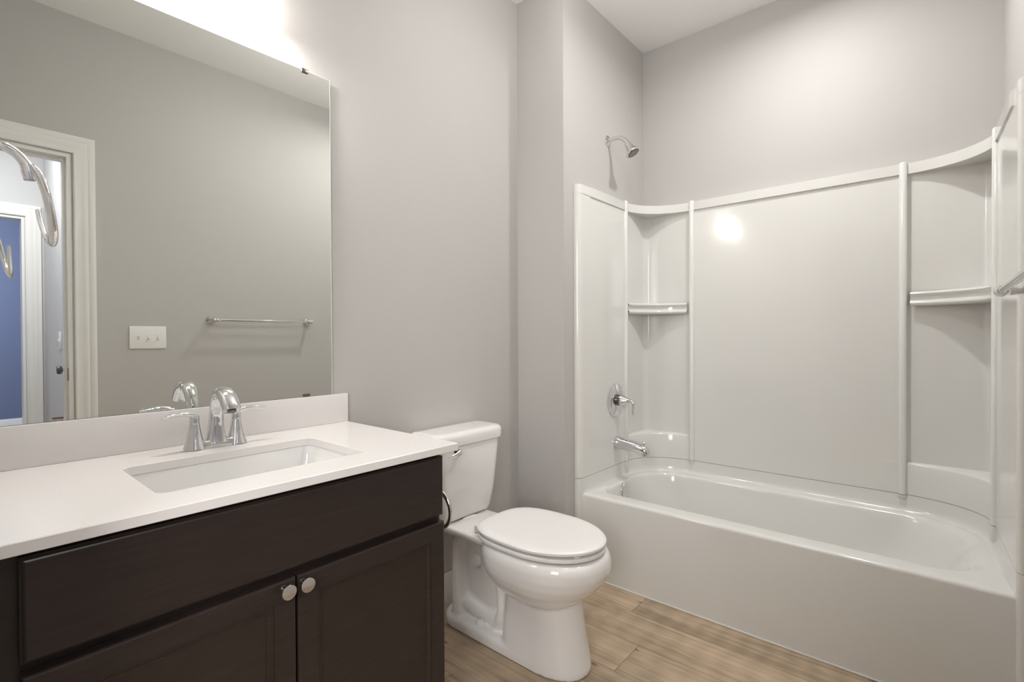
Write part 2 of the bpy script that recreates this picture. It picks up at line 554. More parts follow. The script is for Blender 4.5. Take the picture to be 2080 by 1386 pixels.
YF = 1.048
slab = [(0, 0.0255), (0, 0.006), (0.0025, 0.0045), (0.0045, 0.0015), (0.007, 0.0)]
shaker = [(0, 0.0255), (0, 0.004), (0.0015, 0.001), (0.004, 0.0), (0.046, 0.0), (0.0475, 0.003), (0.0525, 0.0035), (0.056, 0.0075), (0.059, 0.008), (0.0605, 0.0105), (0.064, 0.011)]
front_panel(0.082, 0.926, 0.659, 0.823, YF, slab).build('drawer', M['espresso'], cab, smooth=20)
for x0, x1, kx in ((0.083, 0.5045, 0.479), (0.5085, 0.927, 0.520)):
    d = front_panel(x0, x1, 0.112, 0.641, YF, shaker).build('door', M['espresso'], cab, smooth=20)
    G().lathe((kx, YF, 0.6245), (0, -1, 0), [(0.0, 0.0), (0.0075, 0.0), (0.0065, 0.004), (0.0045, 0.008), (0.0045, 0.017), (0.009, 0.020), (0.0150, 0.0205), (0.0157, 0.0215), (0.0157, 0.0240), (0.0150, 0.0250), (0.0, 0.0250)]).build('knob', M['chrome'], d, label='round flat chrome knob')

ct = thing('countertop', (0.50, 1.32, CB), 'white quartz countertop with backsplash on the dark vanity', 'countertop')
SX0, SX1, SY0, SY1 = 0.280, 0.735, 1.137, 1.430
CYF, CXR, CXL = 1.030, 0.965, XL + 0.0005
g = G()
o_ = lambda ins, z: rrect(CXL + ins, CXR - ins, CYF + ins, YW - 0.001, z, 0.0025, 6)
i_ = lambda ins, z: rrect(SX0 - ins, SX1 + ins, SY0 - ins, SY1 + ins, z, 0.022, 6)
g.loft([o_(0.0012, CB), o_(0, CB + 0.0012), o_(0, CT - 0.0015), o_(0.0015, CT), i_(0.001, CT), i_(0, CT - 0.001), i_(0, CB)], cap0=False, cap1=False)
g.loft([i_(0, CB), o_(0.0012, CB)], cap0=False, cap1=False)
g.build('slab', M['quartz'], ct)
G().box(CXL, 0.9655, 1.6022, YW - 0.001, CT + 0.0003, 0.9552, 0.0012).build('backsplash', M['quartz'], ct)

sk = thing('sink_basin', (0.51, 1.285, 0.70), 'white rectangular undermount sink basin set in the countertop', 'sink')
sr = lambda x0, x1, y0, y1, z, r: rrect(x0, x1, y0, y1, z, r, 6)
g = G().loft([sr(0.262, 0.753, 1.119, 1.448, 0.8325, 0.03), sr(0.262, 0.753, 1.119, 1.448, 0.8342, 0.03), sr(0.277, 0.738, 1.134, 1.433, 0.8342, 0.026), sr(0.2785, 0.7365, 1.1355, 1.4315, 0.832, 0.026),
              sr(0.283, 0.732, 1.14, 1.427, 0.79, 0.03), sr(0.292, 0.722, 1.148, 1.420, 0.745, 0.04), sr(0.305, 0.705, 1.158, 1.410, 0.722, 0.05), sr(0.335, 0.675, 1.18, 1.39, 0.709, 0.06),
              sr(0.45, 0.57, 1.25, 1.33, 0.704, 0.035)], cap0=False)
g.loft([sr(0.262, 0.753, 1.119, 1.448, 0.8325, 0.03), sr(0.270, 0.745, 1.127, 1.44, 0.80, 0.03), sr(0.275, 0.74, 1.135, 1.435, 0.74, 0.04), sr(0.3, 0.71, 1.16, 1.41, 0.70, 0.05), sr(0.45, 0.57, 1.25, 1.33, 0.69, 0.035)], cap0=False)
g.build('bowl', M['sink'], sk)
G().lathe((0.51, 1.29, 0.7045), (0, 0, 1), [(0, 0), (0.021, 0), (0.021, 0.002), (0.016, 0.003), (0.013, 0.001), (0, 0.001)]).build('drain', M['chrome'], sk)

# faucet -----------------------------------------------------------
FX, FY, FZ = 0.509, 1.516, CT + 0.0004
fa = thing('faucet', (FX, FY, FZ), 'chrome two-handle centerset faucet behind the sink', 'faucet')


def pinch(sc, z, dz=0):
    pts = []
    n = 64
    for i in range(n):
        a = 2 * PI * i / n
        c, s_ = math.cos(a), math.sin(a)
        px = 0.077 * sc * math.copysign(abs(c) ** 0.8, c)
        wv = 0.0165 + 0.0115 * (abs(px) / 0.077) ** 1.3
        py = wv * sc * math.copysign(abs(s_) ** 0.7, s_)
        pts.append((FX + px, FY + py, z))
    return pts


G().loft([pinch(1.0, FZ), pinch(1.0, FZ + 0.003), pinch(0.98, FZ + 0.009), pinch(0.93, FZ + 0.016), pinch(0.86, FZ + 0.0195), pinch(0.80, FZ + 0.0205)]).build('base', M['chrome'], fa)
for sx in (-1, 1):
    hx = FX + sx * 0.052
    n = 8
    h = G().lathe((hx, FY, FZ + 0.0005), (0, 0, 1), [(0.0275, 0), (0.0265, 0.006), (0.0225, 0.016), (0.0185, 0.032), (0.0150, 0.05), (0.0126, 0.066), (0.0120, 0.0705), (0.0114, 0.0712)], seg=28).build('handle', M['chrome'], fa, smooth=40)
    lv = G().lathe((hx, FY, FZ + 0.0718), (0, 0, 1), [(0.0114, 0), (0.0121, 0.0008), (0.0120, 0.012), (0.0105, 0.019), (0.006, 0.0225), (0, 0.023)], seg=24)
    lv.sweep([(hx - sx * 0.004, FY, FZ + 0.086), (hx + sx * 0.008, FY - 0.001, FZ + 0.0925), (hx + sx * 0.026, FY - 0.003, FZ + 0.0970), (hx + sx * 0.048, FY - 0.005, FZ + 0.0965), (hx + sx * 0.066, FY - 0.007, FZ + 0.0935), (hx + sx * 0.078, FY - 0.008, FZ + 0.0915)],
             [(0.006, 0.009), (0.0065, 0.0100), (0.0058, 0.0100), (0.0058, 0.0125), (0.0055, 0.0125), (0.0016, 0.0045)], seg=16, up=(0, 0.3, 1))
    lv.build('lever', M['chrome'], h, smooth=40)
sp = G()
sp.sweep([(FX, FY, FZ + 0.012), (FX, FY, FZ + 0.030), (FX, FY - 0.001, FZ + 0.060), (FX, FY - 0.003, FZ + 0.095), (FX, FY - 0.010, FZ + 0.122), (FX, FY - 0.028, FZ + 0.145), (FX, FY - 0.056, FZ + 0.153), (FX, FY - 0.084, FZ + 0.143), (FX, FY - 0.104, FZ + 0.122), (FX, FY - 0.112, FZ + 0.108)],
         [(0.023, 0.028), (0.020, 0.0235), (0.0175, 0.0185), (0.0160, 0.0165), (0.0150, 0.0170), (0.0140, 0.0185), (0.0145, 0.0200), (0.0165, 0.0215), (0.0180, 0.0225), (0.0185, 0.0230)], seg=20, up=(0, 1, 0), square=2.6)
spo = sp.build('spout', M['chrome'], fa, smooth=40)
G().lathe((FX, FY - 0.1130, FZ + 0.1085), (0, -0.35, -1), [(0, 0), (0.0105, 0), (0.0105, 0.004), (0.008, 0.005), (0, 0.004)], seg=20).build('aerator', M['nozzle'], spo)

# mirror ------------------------------------------------------------
mi = thing('wall_mirror', (0.48, YW - 0.001, 0.957), 'large frameless mirror on the wall above the vanity', 'mirror')
G().box(0.062, 0.9085, YW - 0.012, YW - 0.007, 0.9562, 2.044).build('glass', M['mirror'], mi, smooth=0)
g = G().box(0.9086, 0.9104, YW - 0.0122, YW - 0.007, 0.9562, 2.0456).box(0.062, 0.9104, YW - 0.0122, YW - 0.007, 2.0441, 2.0456)
g.build('polished_edge', M['mirror_edge'], mi, smooth=0)
G().box(0.08, 0.892, YW - 0.0069, YW - 0.0005, 0.9565, 2.03).build('backing', M['darkmetal'], mi, smooth=0)
for cx, z0, z1 in ((0.820, 2.036, 2.049), (0.16, 2.036, 2.049), (0.816, 0.9555, 0.966)):
    G().box(cx - 0.011, cx + 0.011, YW - 0.0165, YW - 0.0123, z0, z1, 0.0012).build('clip', M['clip'], mi)

# vanity light ------------------------------------------------------
vl = thing('vanity_light', (0.46, YW - 0.001, 2.27), 'chrome vanity light bar with three glowing opal glass shades above the mirror', 'wall light')
G().box(0.23, 0.71, YW - 0.022, YW - 0.0005, 2.255, 2.345, 0.006).build('backplate', M['chrome'], vl)
for lx in (0.305, 0.475, 0.645):
    LYc, z0 = 1.535, 2.130
    G().sweep([(lx, YW - 0.02, 2.30), (lx, YW - 0.05, 2.325), (lx, LYc, 2.318), (lx, LYc, 2.290)], [0.008, 0.008, 0.008, 0.010], seg=12).build('arm', M['chrome'], vl)
    sd = G().lathe((lx, LYc, z0), (0, 0, 1), [(0.047, 0.0), (0.050, 0.002), (0.050, 0.13), (0.046, 0.155), (0.03, 0.165), (0.012, 0.168), (0.012, 0.165), (0.029, 0.160), (0.043, 0.150), (0.046, 0.13), (0.046, 0.002), (0.047, 0.0)], seg=40, caps=False).build('lamp_shade', M['lampglass'], vl, label='glowing opal glass shade')
    G().ball((lx, LYc, z0 + 0.016), 0.026, seg=24, rings=14).build('bulb', M['bulb'], sd)
    G().lathe((lx, LYc, z0 + 0.1685), (0, 0, 1), [(0.034, 0.0), (0.034, 0.006), (0.02, 0.012), (0.012, 0.018)], seg=24).build('shade_cap', M['chrome'], vl)

# towel ring --------------------------------------------------------
tr = thing('towel_ring', (XL, 1.21, 1.50), 'open chrome towel ring on the left wall reaching in front of the mirror', 'towel ring')
G().lathe((XL + 0.0005, 1.222, 1.478), (1, 0, 0), [(0, 0), (0.026, 0), (0.026, 0.004), (0.021, 0.009), (0.012, 0.012)], seg=28).build('rosette', M['chrome'], tr)
k = 0.935


def tp_(p):
    return (p[0] * k, p[1] * k, CAM_H + (p[2] - CAM_H) * k)


G().sweep([(XL + 0.006, 1.222, 1.478), tp_((0.066, 1.305, 1.503)), tp_((0.086, 1.300, 1.507)), tp_((0.104, 1.300, 1.499)), tp_((0.117, 1.300, 1.483)), tp_((0.1215, 1.300, 1.467)), tp_((0.1235, 1.300, 1.453))],
          [(0.009, 0.011), (0.008, 0.0105), (0.0075, 0.010), (0.0075, 0.0095), (0.0085, 0.0100), (0.0095, 0.0105), (0.0085, 0.009)], seg=18, square=2.5).build('post', M['chrome'], tr, smooth=40)
G().sweep([tp_(q) for q in ((0.1245, 1.315, 1.473), (0.127, 1.290, 1.475), (0.137, 1.272, 1.447), (0.146, 1.266, 1.401), (0.1535, 1.285, 1.359), (0.156, 1.326, 1.3435), (0.1535, 1.368, 1.357), (0.149, 1.405, 1.393), (0.1465, 1.424, 1.421))],
          [(0.0045, 0.0050), (0.0055, 0.0060), (0.0055, 0.0080), (0.0055, 0.0085), (0.0055, 0.0085), (0.0050, 0.0080), (0.0046, 0.0065), (0.0042, 0.0050), (0.0038, 0.0040)], seg=16, up=(1, 0, 0), square=2.6).build('ring', M['chrome'], tr, smooth=40)

# switch plate, towel bar on the front wall --------------------------
sw = thing('switch_plate', (0.80, YO, 1.157), 'white triple toggle switch plate reflected in the mirror beside the doorway', 'light switch')
G().box(0.713, 0.886, YO + 0.0003, YO + 0.0065, 1.094, 1.221, 0.0022, 3).build('plate', M['plastic'], sw)
for i, up_ in enumerate((1, 0, 0)):
    cx = 0.7995 + (i - 1) * 0.046
    G().box(cx - 0.0052, cx + 0.0052, YO + 0.0067, YO + 0.0075, 1.144, 1.170, 0.0003).build('toggle_slot', M['trim'], sw)
    zz = 1.157 + (0.004 if up_ else -0.006)
    G().box(cx - 0.0035, cx + 0.0035, YO + 0.0076, YO + 0.0175, zz - 0.004, zz + 0.006, 0.001).build('toggle', M['plastic'], sw)

tb = thing('towel_bar', (1.42, YO, 1.26), 'long chrome towel bar on the wall opposite the mirror', 'towel bar')
BY = YO + 0.073
for bx, sx in ((1.118, 1), (1.733, -1)):
    g = G().lathe((bx, YO + 0.0003, 1.262), (0, 1, 0), [(0, 0), (0.027, 0), (0.027, 0.004), (0.023, 0.010), (0.015, 0.014), (0.0105, 0.020), (0.0095, 0.045), (0.012, 0.056)], seg=28)
    g.ball((bx, BY, 1.262), 0.0145)
    g.lathe((bx, BY, 1.262), (sx, 0, 0), [(0.011, 0.008), (0.0125, 0.014), (0.0125, 0.020), (0.0105, 0.024), (0.009, 0.034)], seg=20)
    g.build('bracket', M['chrome'], tb)
G().lathe((1.118 + 0.03, BY, 1.262), (1, 0, 0), [(0.008, 0), (0.008, 0.555)], seg=20).build('bar', M['chrome'], tb)

# toilet paper holder on the cabinet side ------------------------------
th = thing('toilet_paper_holder', (0.93, 1.16, 0.70), 'open chrome paper holder ring on the side of the vanity by the toilet', 'toilet paper holder')
G().lathe((0.9305, 1.165, 0.705), (1, 0, 0), [(0, 0), (0.022, 0), (0.022, 0.004), (0.012, 0.010)], seg=24).sweep([(0.935, 1.165, 0.705), (0.96, 1.165, 0.706), (0.978, 1.163, 0.702), (0.984, 1.16, 0.694)], [0.008, 0.0075, 0.0075, 0.007], seg=14).build('post', M['chrome'], th)
rp_ = []
for i in range(13):
    a = math.radians(100 + i * 20)
    rp_.append((0.985 + 0.004 * math.sin(a) * -1, 1.150 + 0.062 * math.cos(a), 0.640 + 0.060 * math.sin(a)))
G().sweep(rp_, [(0.005, 0.0065)] * 13, seg=14, sub=4, up=(1, 0, 0)).build('ring', M['chrome'], th, smooth=40)

# ------------------------------------------------------------------ tub and surround
MY = lambda p: (p[0], 1.16 - p[1])
PY, PX, RX = 1.31, 2.72, 2.48          # panel face, back panel face, ridge
ecx, ecy, ea, eb = 2.48, 1.04, 0.24, 0.27
FL = [(2.018, 1.3402), (2.019, 1.331), (2.023, 1.322), (2.029, 1.316), (2.037, 1.3122), (2.047, 1.3105), (2.06, 1.31)]


def MYF(p):
    # mirrored outline; the far right panel leans back slightly and its flange is shallower
    if p[0] < 2.061:
        return (p[0], -0.1857 + (1.3403 - p[1]) * 0.65)
    if p[0] < 2.465 and p[1] > 1.2:
        return (p[0], 1.16 - p[1] - 0.016 * (2.465 - p[0]) / 0.405)
    return MY(p)


ARC = [(ecx + ea * math.sin(a), ecy + eb * math.cos(a)) for a in [PI / 2 * i / 20 for i in range(21)]]


def plan(kind):
    if kind == 'arc':
        h = FL + [(2.25, PY)] + ARC + [(PX, 0.9), (PX, 0.75)]
    elif kind == 'band':
        h = FL + [(2.118, PY), (2.121, PY - 0.006), (2.47, PY - 0.006)] + ARC + [(PX - 0.0015, 1.036), (PX - 0.009, 1.02), (PX - 0.009, 0.75)]
    else:
        c = [(2.70 + 0.038 * math.sin(a), 1.282 + 0.038 * math.cos(a)) for a in [PI / 2 * i / 8 for i in range(9)]]
        h = FL + [(2.25, PY), (2.478, PY), (2.484, 1.318), (2.50, 1.320)] + c + [(2.738, 1.06), (2.734, 1.046), (PX, 1.036), (PX, 0.75)]
    return h + [MYF(q) for q in reversed(h)]


def wallproj(p):
    q = p if p[1] > 0.58 else MY(p)
    if q[0] > 2.48 and q[1] > 1.04:
        dx, dy = q[0] - 2.48, q[1] - 1.04
        k_ = min((2.7618 - 2.48) / max(dx, 1e-6), (1.3403 - 1.04) / max(dy, 1e-6))
        r_ = (2.48 + dx * k_, 1.04 + dy * k_)
        return r_ if p[1] > 0.58 else (r_[0], 1.16 - r_[1] if r_[1] < 1.34 else -0.1857)
    d = [(1.3403 - p[1], (p[0], 1.3403)), (2.7618 - p[0], (2.7618, p[1])), (p[1] + 0.1857, (p[0], -0.1857))]
    return min(d)[1]


def offset(pl, d):
    out = []
    for i, p in enumerate(pl):
        a, b = Vector(pl[max(i - 1, 0)]), Vector(pl[min(i + 1, len(pl) - 1)])
        t_ = (b - a).normalized()
        out.append((p[0] - abs(d) * (-t_[1]) * -1 * (1 if d > 0 else -1) * -1, p[1] + (-t_[0]) * d) if False else (p[0] + t_[1] * d, p[1] - t_[0] * d))
    return out


def prism(g, pl, zs):
    """pl inner polyline (or list per z), zs ascending heights; solid out to the walls"""
    pls = pl if isinstance(pl[0], list) else [pl] * len(zs)
    loops = [[(p[0], p[1], z) for p in q] for q, z in zip(pls, zs)]
    g.loft(loops, closed=False, cap0=False, cap1=False)
    for q, z in ((pls[0], zs[0]), (pls[-1], zs[-1])):
        g.loft([[(p[0], p[1], z) for p in q], [(*wallproj(p), z) for p in q]], closed=False, cap0=False, cap1=False)
    return g


ZS, ZT = 0.468, 1.885
sr_ = thing('shower_surround', (2.40, 0.58, ZS), 'glossy white moulded shower surround panels with corner shelves above the tub', 'shower surround')
g = G()
arc, band, niche = plan('arc'), plan('band'), plan('niche')
IA = set(range(9, 28)) | set(len(arc) - 1 - i for i in range(9, 28))
pa = lambda d: [r if i in IA else q for i, (q, r) in enumerate(zip(arc, offset(arc, -d)))]
prism(g, [arc, arc, pa(0.003), pa(0.009)], [ZS + 0.0006, 0.596, 0.603, 0.607])
prism(g, niche, [0.6068, 1.842])
prism(g, [band, band, band], [1.840, 1.882, ZT])
g.build('wall_panel', M['acrylic'], sr_, smooth=40)
for ym in (0, 1):
    f2 = (lambda p: p) if not ym else MY
    # two-bead corner shelf
    prof = [(-0.004, 1.276), (0.004, 1.277), (0.010, 1.281), (0.012, 1.287), (0.010, 1.293), (0.004, 1.297), (0.0, 1.300), (0.0, 1.314), (0.004, 1.317), (0.009, 1.321), (0.011, 1.327), (0.009, 1.332), (0.003, 1.336), (-0.006, 1.337)]
    ap = ARC[1:-1]
    loops = []
    for off, z in prof:
        lp = []
        for (x, y) in ap:
            nx, ny = (ecx - x) / ea ** 2, (ecy - y) / eb ** 2
            l_ = math.hypot(nx, ny)
            lp.append((*f2((x + nx / l_ * off, y + ny / l_ * off)), z))
        loops.append(lp)
    cor = [(*f2((2.739, 1.3215)), z) for z in (1.276, 1.337)]
    g = G().loft(loops, closed=False, cap0=False, cap1=False)
    for lp, c in ((loops[0], cor[0]), (loops[-1], cor[1])):
        n = len(lp)
        g.add(lp + [c], [(i, i + 1, n) for i in range(n - 1)])
    g.build('shelf', M['acrylic'], sr_, smooth=40)
    # vertical beads
    for (bx, by), r in (((RX, PY), 0.0135), ((PX, 1.036), 0.015)):
        bx, by = f2((bx, by))
        zb = ZS + 0.001
        G().lathe((bx, by, zb), (0, 0, 1), [(r, 0.0), (r, ZT - zb + 0.0), (r * 0.8, ZT - zb + 0.006), (0, ZT - zb + 0.009)], seg=20).build('bead', M['acrylic'], sr_)

tub = thing('bathtub', (2.40, 0.58, 0), 'white alcove bathtub with a plain flat apron', 'bathtub')
ZR = 0.394
KC = 12
rl = lambda x0, x1, y0, y1, z, r: rrect(x0, x1, y0, y1, z, r, KC)
g = G()
Rr = (0.12, 0.22, 0.215, 0.065)
Rr = (0.14, 0.22, 0.215, 0.065)
ops = [(2.060, 2.7615, -0.1856, 1.3402, ZR, (0.004,) * 4),
       (2.122, 2.690, -0.124, 1.272, ZR, Rr), (2.128, 2.684, -0.115, 1.267, ZR - 0.0012, Rr), (2.134, 2.679, -0.104, 1.263, ZR - 0.004, Rr), (2.139, 2.675, -0.091, 1.259, ZR - 0.010, Rr), (2.1425, 2.672, -0.080, 1.256, ZR - 0.020, Rr),
       (2.152, 2.666, -0.052, 1.250, 0.330, Rr), (2.163, 2.657, -0.01, 1.241, 0.25, Rr), (2.175, 2.648, 0.04, 1.231, 0.18, Rr), (2.19, 2.635, 0.10, 1.218, 0.12, (0.13, 0.2, 0.2, 0.09)),
       (2.215, 2.615, 0.16, 1.20, 0.082, (0.14, 0.18, 0.18, 0.10)), (2.26, 2.57, 0.22, 1.15, 0.066, (0.14, 0.14, 0.14, 0.12)), (2.38, 2.45, 0.5, 0.9, 0.062, (0.03,) * 4)]
g.loft([rl(*q) for q in ops], cap0=False)
# apron with rolled edge
ap = [(2.060, ZR), (2.0535, ZR - 0.0006), (2.0480, ZR - 0.003), (2.0445, ZR - 0.007), (2.043, ZR - 0.013), (2.043, 0.0), (2.060, 0.0)]
g.loft([[(x, y, z) for x, z in ap] for y in (-0.1856, 1.3402)], closed=False, cap0=False, cap1=False)
# upstand that carries the wall panels, coved at its foot
tarc = arc
po = lambda d: [q if i < 7 or i >= len(arc) - 7 else r for i, (q, r) in enumerate(zip(tarc, offset(tarc, d)))]
prism(g, [po(0.020), po(0.013), po(0.007), po(0.003), tarc, tarc], [ZR + 0.0002, ZR + 0.0025, ZR + 0.008, ZR + 0.016, ZR + 0.03, ZS - 0.0012])
for f2 in ((lambda p: p), MYF):
    fl = [f2(q) for q in FL] + [f2((2.06, 1.3402))]
    g.loft([[(x, y, z) for x, y in fl] for z in (0.0, ZR + 0.001)])
g.build('tub_body', M['acrylic'], tub, smooth=40)
for f2 in ((lambda p: p), MY):
    for (bx, by), r, zb in (((RX, PY), 0.0135, 0.404), ((PX, 1.036), 0.015, 0.448)):
        bx, by = f2((bx, by))
        G().lathe((bx, by, zb), (0, 0, 1), [(0, 0), (r * 0.6, 0.003), (r, 0.012), (r, ZS - 0.0015 - zb)], seg=20).build('bead', M['acrylic'], tub)
G().box(2.0375, 2.0428, -0.155, 1.309, 0.0, 0.005, 0.001).build('caulk_strip', M['caulk'], tub)
G().lathe((2.352, 1.2515, 0.350), (0, -1, 0.12), [(0, 0), (0.037, 0), (0.037, 0.006), (0.034, 0.010), (0.012, 0.0105), (0, 0.0105)], seg=36).build('overflow_plate', M['chrome'], tub)
G().lathe((2.36, 1.02, 0.064), (0, 0, 1), [(0, 0), (0.036, 0), (0.036, 0.003), (0.026, 0.005), (0.02, 0.002), (0, 0.002)], seg=28).build('drain', M['chrome'], tub)

# shower fittings -----------------------------------------------------
SXX = 2.352
sh = thing('shower_fixture', (SXX, YP, 2.19), 'chrome shower head on a bent arm above the surround', 'shower head')
G().lathe((SXX - 0.008, YP - 0.0003, 2.186), (0, -1, 0), [(0, 0), (0.029, 0), (0.028, 0.004), (0.018, 0.010), (0.011, 0.012)], seg=28).build('rosette', M['chrome'], sh)
G().sweep([(SXX - 0.008, YP - 0.004, 2.186), (SXX - 0.006, YP - 0.04, 2.190), (SXX - 0.003, YP - 0.072, 2.186), (SXX, YP - 0.098, 2.166), (SXX, YP - 0.112, 2.148)], [0.0105] * 5, seg=18).build('arm', M['chrome'], sh)
ax = Vector((0.10, -0.50, -0.86)).normalized()
b0 = Vector((SXX, YP - 0.108, 2.152))
G().lathe(b0, ax, [(0.013, 0), (0.015, 0.006), (0.015, 0.018), (0.0175, 0.022), (0.019, 0.034), (0.026, 0.046), (0.037, 0.058), (0.0395, 0.062), (0.0395, 0.067), (0.036, 0.070), (0.030, 0.069)], seg=36).build('head', M['chrome'], sh)
g = G().lathe(b0 + ax * 0.0692, ax, [(0, 0), (0.030, 0), (0.030, 0.0015), (0, 0.0015)], seg=32)
g.build('nozzle_plate', M['nozzle'], sh)
u_ = ax.orthogonal().normalized(); v_ = ax.cross(u_)
g = G()
for r_, n_ in ((0.007, 6), (0.0145, 12), (0.0225, 18)):
    for i in range(n_):
        a = 2 * PI * i / n_
        g.lathe(b0 + ax * 0.0707 + (u_ * math.cos(a) + v_ * math.sin(a)) * r_, ax, [(0.0018, 0), (0.0014, 0.0022), (0, 0.0024)], seg=8)
g.build('nozzles', mat('nozzle_grey', (0.62, 0.57, 0.50), 0.5), sh)

vx, vz = 2.366, 0.815
va = thing('shower_valve', (vx, PY, vz), 'round chrome shower valve with a lever handle above the tub spout', 'shower valve')
G().lathe((vx, PY - 0.0003, vz), (0, -1, 0), [(0, 0), (0.089, 0), (0.089, 0.003), (0.085, 0.006), (0.06, 0.0095), (0.048, 0.013), (0.040, 0.0135), (0.030, 0.014)], seg=48).build('escutcheon', M['chrome'], va)
G().lathe((vx, PY - 0.0145, vz), (0, -1, 0), [(0.029, 0), (0.029, 0.014), (0.026, 0.018), (0.024, 0.0185)], seg=36).build('collar', M['darkmetal'], va)
g = G().lathe((vx, PY - 0.0335, vz), (0, -1, 0), [(0.029, 0), (0.030, 0.003), (0.024, 0.018), (0.015, 0.034), (0.0095, 0.050), (0.008, 0.056)], seg=36)
g.sweep([(vx, PY - 0.078, vz), (vx + 0.002, PY - 0.094, vz - 0.002), (vx + 0.004, PY - 0.103, vz - 0.016), (vx + 0.005, PY - 0.101, vz - 0.036), (vx + 0.006, PY - 0.098, vz - 0.055), (vx + 0.006, PY - 0.100, vz - 0.072)],
        [(0.008, 0.009), (0.0085, 0.010), (0.0075, 0.0105), (0.006, 0.010), (0.005, 0.009), (0.003, 0.006)], seg=16)
g.build('lever', M['chrome'], va, smooth=40)

ts = thing('tub_spout', (2.375, PY, 0.587), 'chrome tub spout with a pull-up diverter below the shower valve', 'tub spout')
sx = 2.375
g = G().sweep([(sx, PY - 0.0004, 0.587), (sx, PY - 0.02, 0.587), (sx, PY - 0.08, 0.581), (sx, PY - 0.130, 0.574), (sx, PY - 0.158, 0.567), (sx, PY - 0.168, 0.552), (sx, PY - 0.1685, 0.538)],
              [(0.034, 0.033), (0.034, 0.033), (0.029, 0.029), (0.026, 0.027), (0.024, 0.026), (0.021, 0.024), (0.019, 0.023)], seg=24)
spo = g.build('spout', M['chrome'], ts, smooth=40)
G().lathe((sx, PY - 0.158, 0.588), (0, 0, 1), [(0.004, 0), (0.004, 0.010), (0.008, 0.013), (0.009, 0.018), (0.006, 0.022), (0, 0.023)], seg=20).build('diverter_knob', M['chrome'], ts)

# recessed downlight over the tub (its trim; the lamp itself is set above)
rd = thing('recessed_downlight', (2.14, 0.45, CEIL), 'white recessed downlight in the ceiling over the tub', 'ceiling light')
G().lathe((2.14, 0.45, CEIL - 0.0003), (0, 0, -1), [(0.062, 0), (0.090, 0), (0.092, 0.004), (0.088, 0.008), (0.066, 0.010), (0.062, 0.006)], seg=40).build('trim_ring', M['plastic'], rd)
G().lathe((2.14, 0.45, CEIL - 0.0003), (0, 0, -1), [(0, 0), (0.061, 0), (0.061, 0.004), (0, 0.006)], seg=40).build('lens', M['lens'], rd)
rd = thing('ceiling_fill_globe', (1.50, 0.80, CEIL), 'added out-of-view fill light globe on a short stem in the middle of the bathroom ceiling', 'ceiling light')  # out of view, added to brighten the ceiling and walls
G().lathe((1.50, 0.80, CEIL - 0.0003), (0, 0, -1), [(0, 0), (0.075, 0), (0.075, 0.010), (0.06, 0.02), (0.014, 0.028), (0.012, 0.13), (0.04, 0.134), (0.04, 0.152)], seg=40).build('base', M['plastic'], rd)
G().ball((1.50, 0.80, 2.56), 0.112, seg=40, rings=24).build('globe', M['globe'], rd, label='added fill light globe')

# ------------------------------------------------------------------ toilet
TX = 1.438
to = thing('toilet', (TX, 1.24, 0), 'white two-piece elongated toilet with its lid closed', 'toilet')


def egg(z, hw, yw, yf, yb, n=56, pb=2.8, pf=2.15):
    """closed loop; hw half width at y=yw, front tip at yf, back at yb"""
    pts = []
    for i in range(n):
        a = 2 * PI * i / n
        c, s_ = math.cos(a), math.sin(a)
        p = pf if s_ < 0 else pb
        x = hw * math.copysign(abs(c) ** (2 / p), c)
        y = (yw - yf if s_ < 0 else yb - yw) * math.copysign(abs(s_) ** (2 / p), s_)
        pts.append((TX + x, yw + y, z))
    return pts


g = G()
# bowl
g.loft([egg(0.200, 0.060, 1.09, 1.00, 1.19), egg(0.224, 0.100, 1.08, 0.965, 1.225), egg(0.243, 0.128, 1.08, 0.938, 1.25), egg(0.268, 0.153, 1.08, 0.907, 1.27), egg(0.298, 0.173, 1.08, 0.875, 1.29), egg(0.328, 0.184, 1.08, 0.851, 1.305),
        egg(0.358, 0.189, 1.08, 0.839, 1.31), egg(0.385, 0.189, 1.08, 0.840, 1.31), egg(0.404, 0.183, 1.08, 0.847, 1.305), egg(0.4135, 0.170, 1.08, 0.862, 1.295)])
# front pedestal
g.loft([egg(0.0, 0.106, 1.06, 0.905, 1.225, pb=7), egg(0.02, 0.106, 1.06, 0.905, 1.225, pb=7), egg(0.10, 0.099, 1.06, 0.922, 1.222, pb=7), egg(0.17, 0.095, 1.06, 0.934, 1.22, pb=6), egg(0.27, 0.098, 1.06, 0.942, 1.22, pb=5)])
# foot
fr = lambda ins, z: rrect(TX - 0.106 + ins, TX + 0.106 - ins, 1.02, 1.555 - ins, z, (0.03, 0.03, 0.085, 0.085), 8)
g.loft([fr(0, 0), fr(0, 0.030), fr(0.004, 0.040), fr(0.012, 0.046)])
# tank deck
dk = lambda x, y0, y1, z, r: rrect(TX - x, TX + x, y0, y1, z, r, 8)
g.loft([dk(0.095, 1.20, 1.52, 0.364, 0.03), dk(0.118, 1.18, 1.57, 0.377, 0.04), dk(0.127, 1.17, 1.588, 0.391, 0.04), dk(0.127, 1.17, 1.588, 0.402, 0.04), dk(0.121, 1.17, 1.583, 0.407, 0.04)])
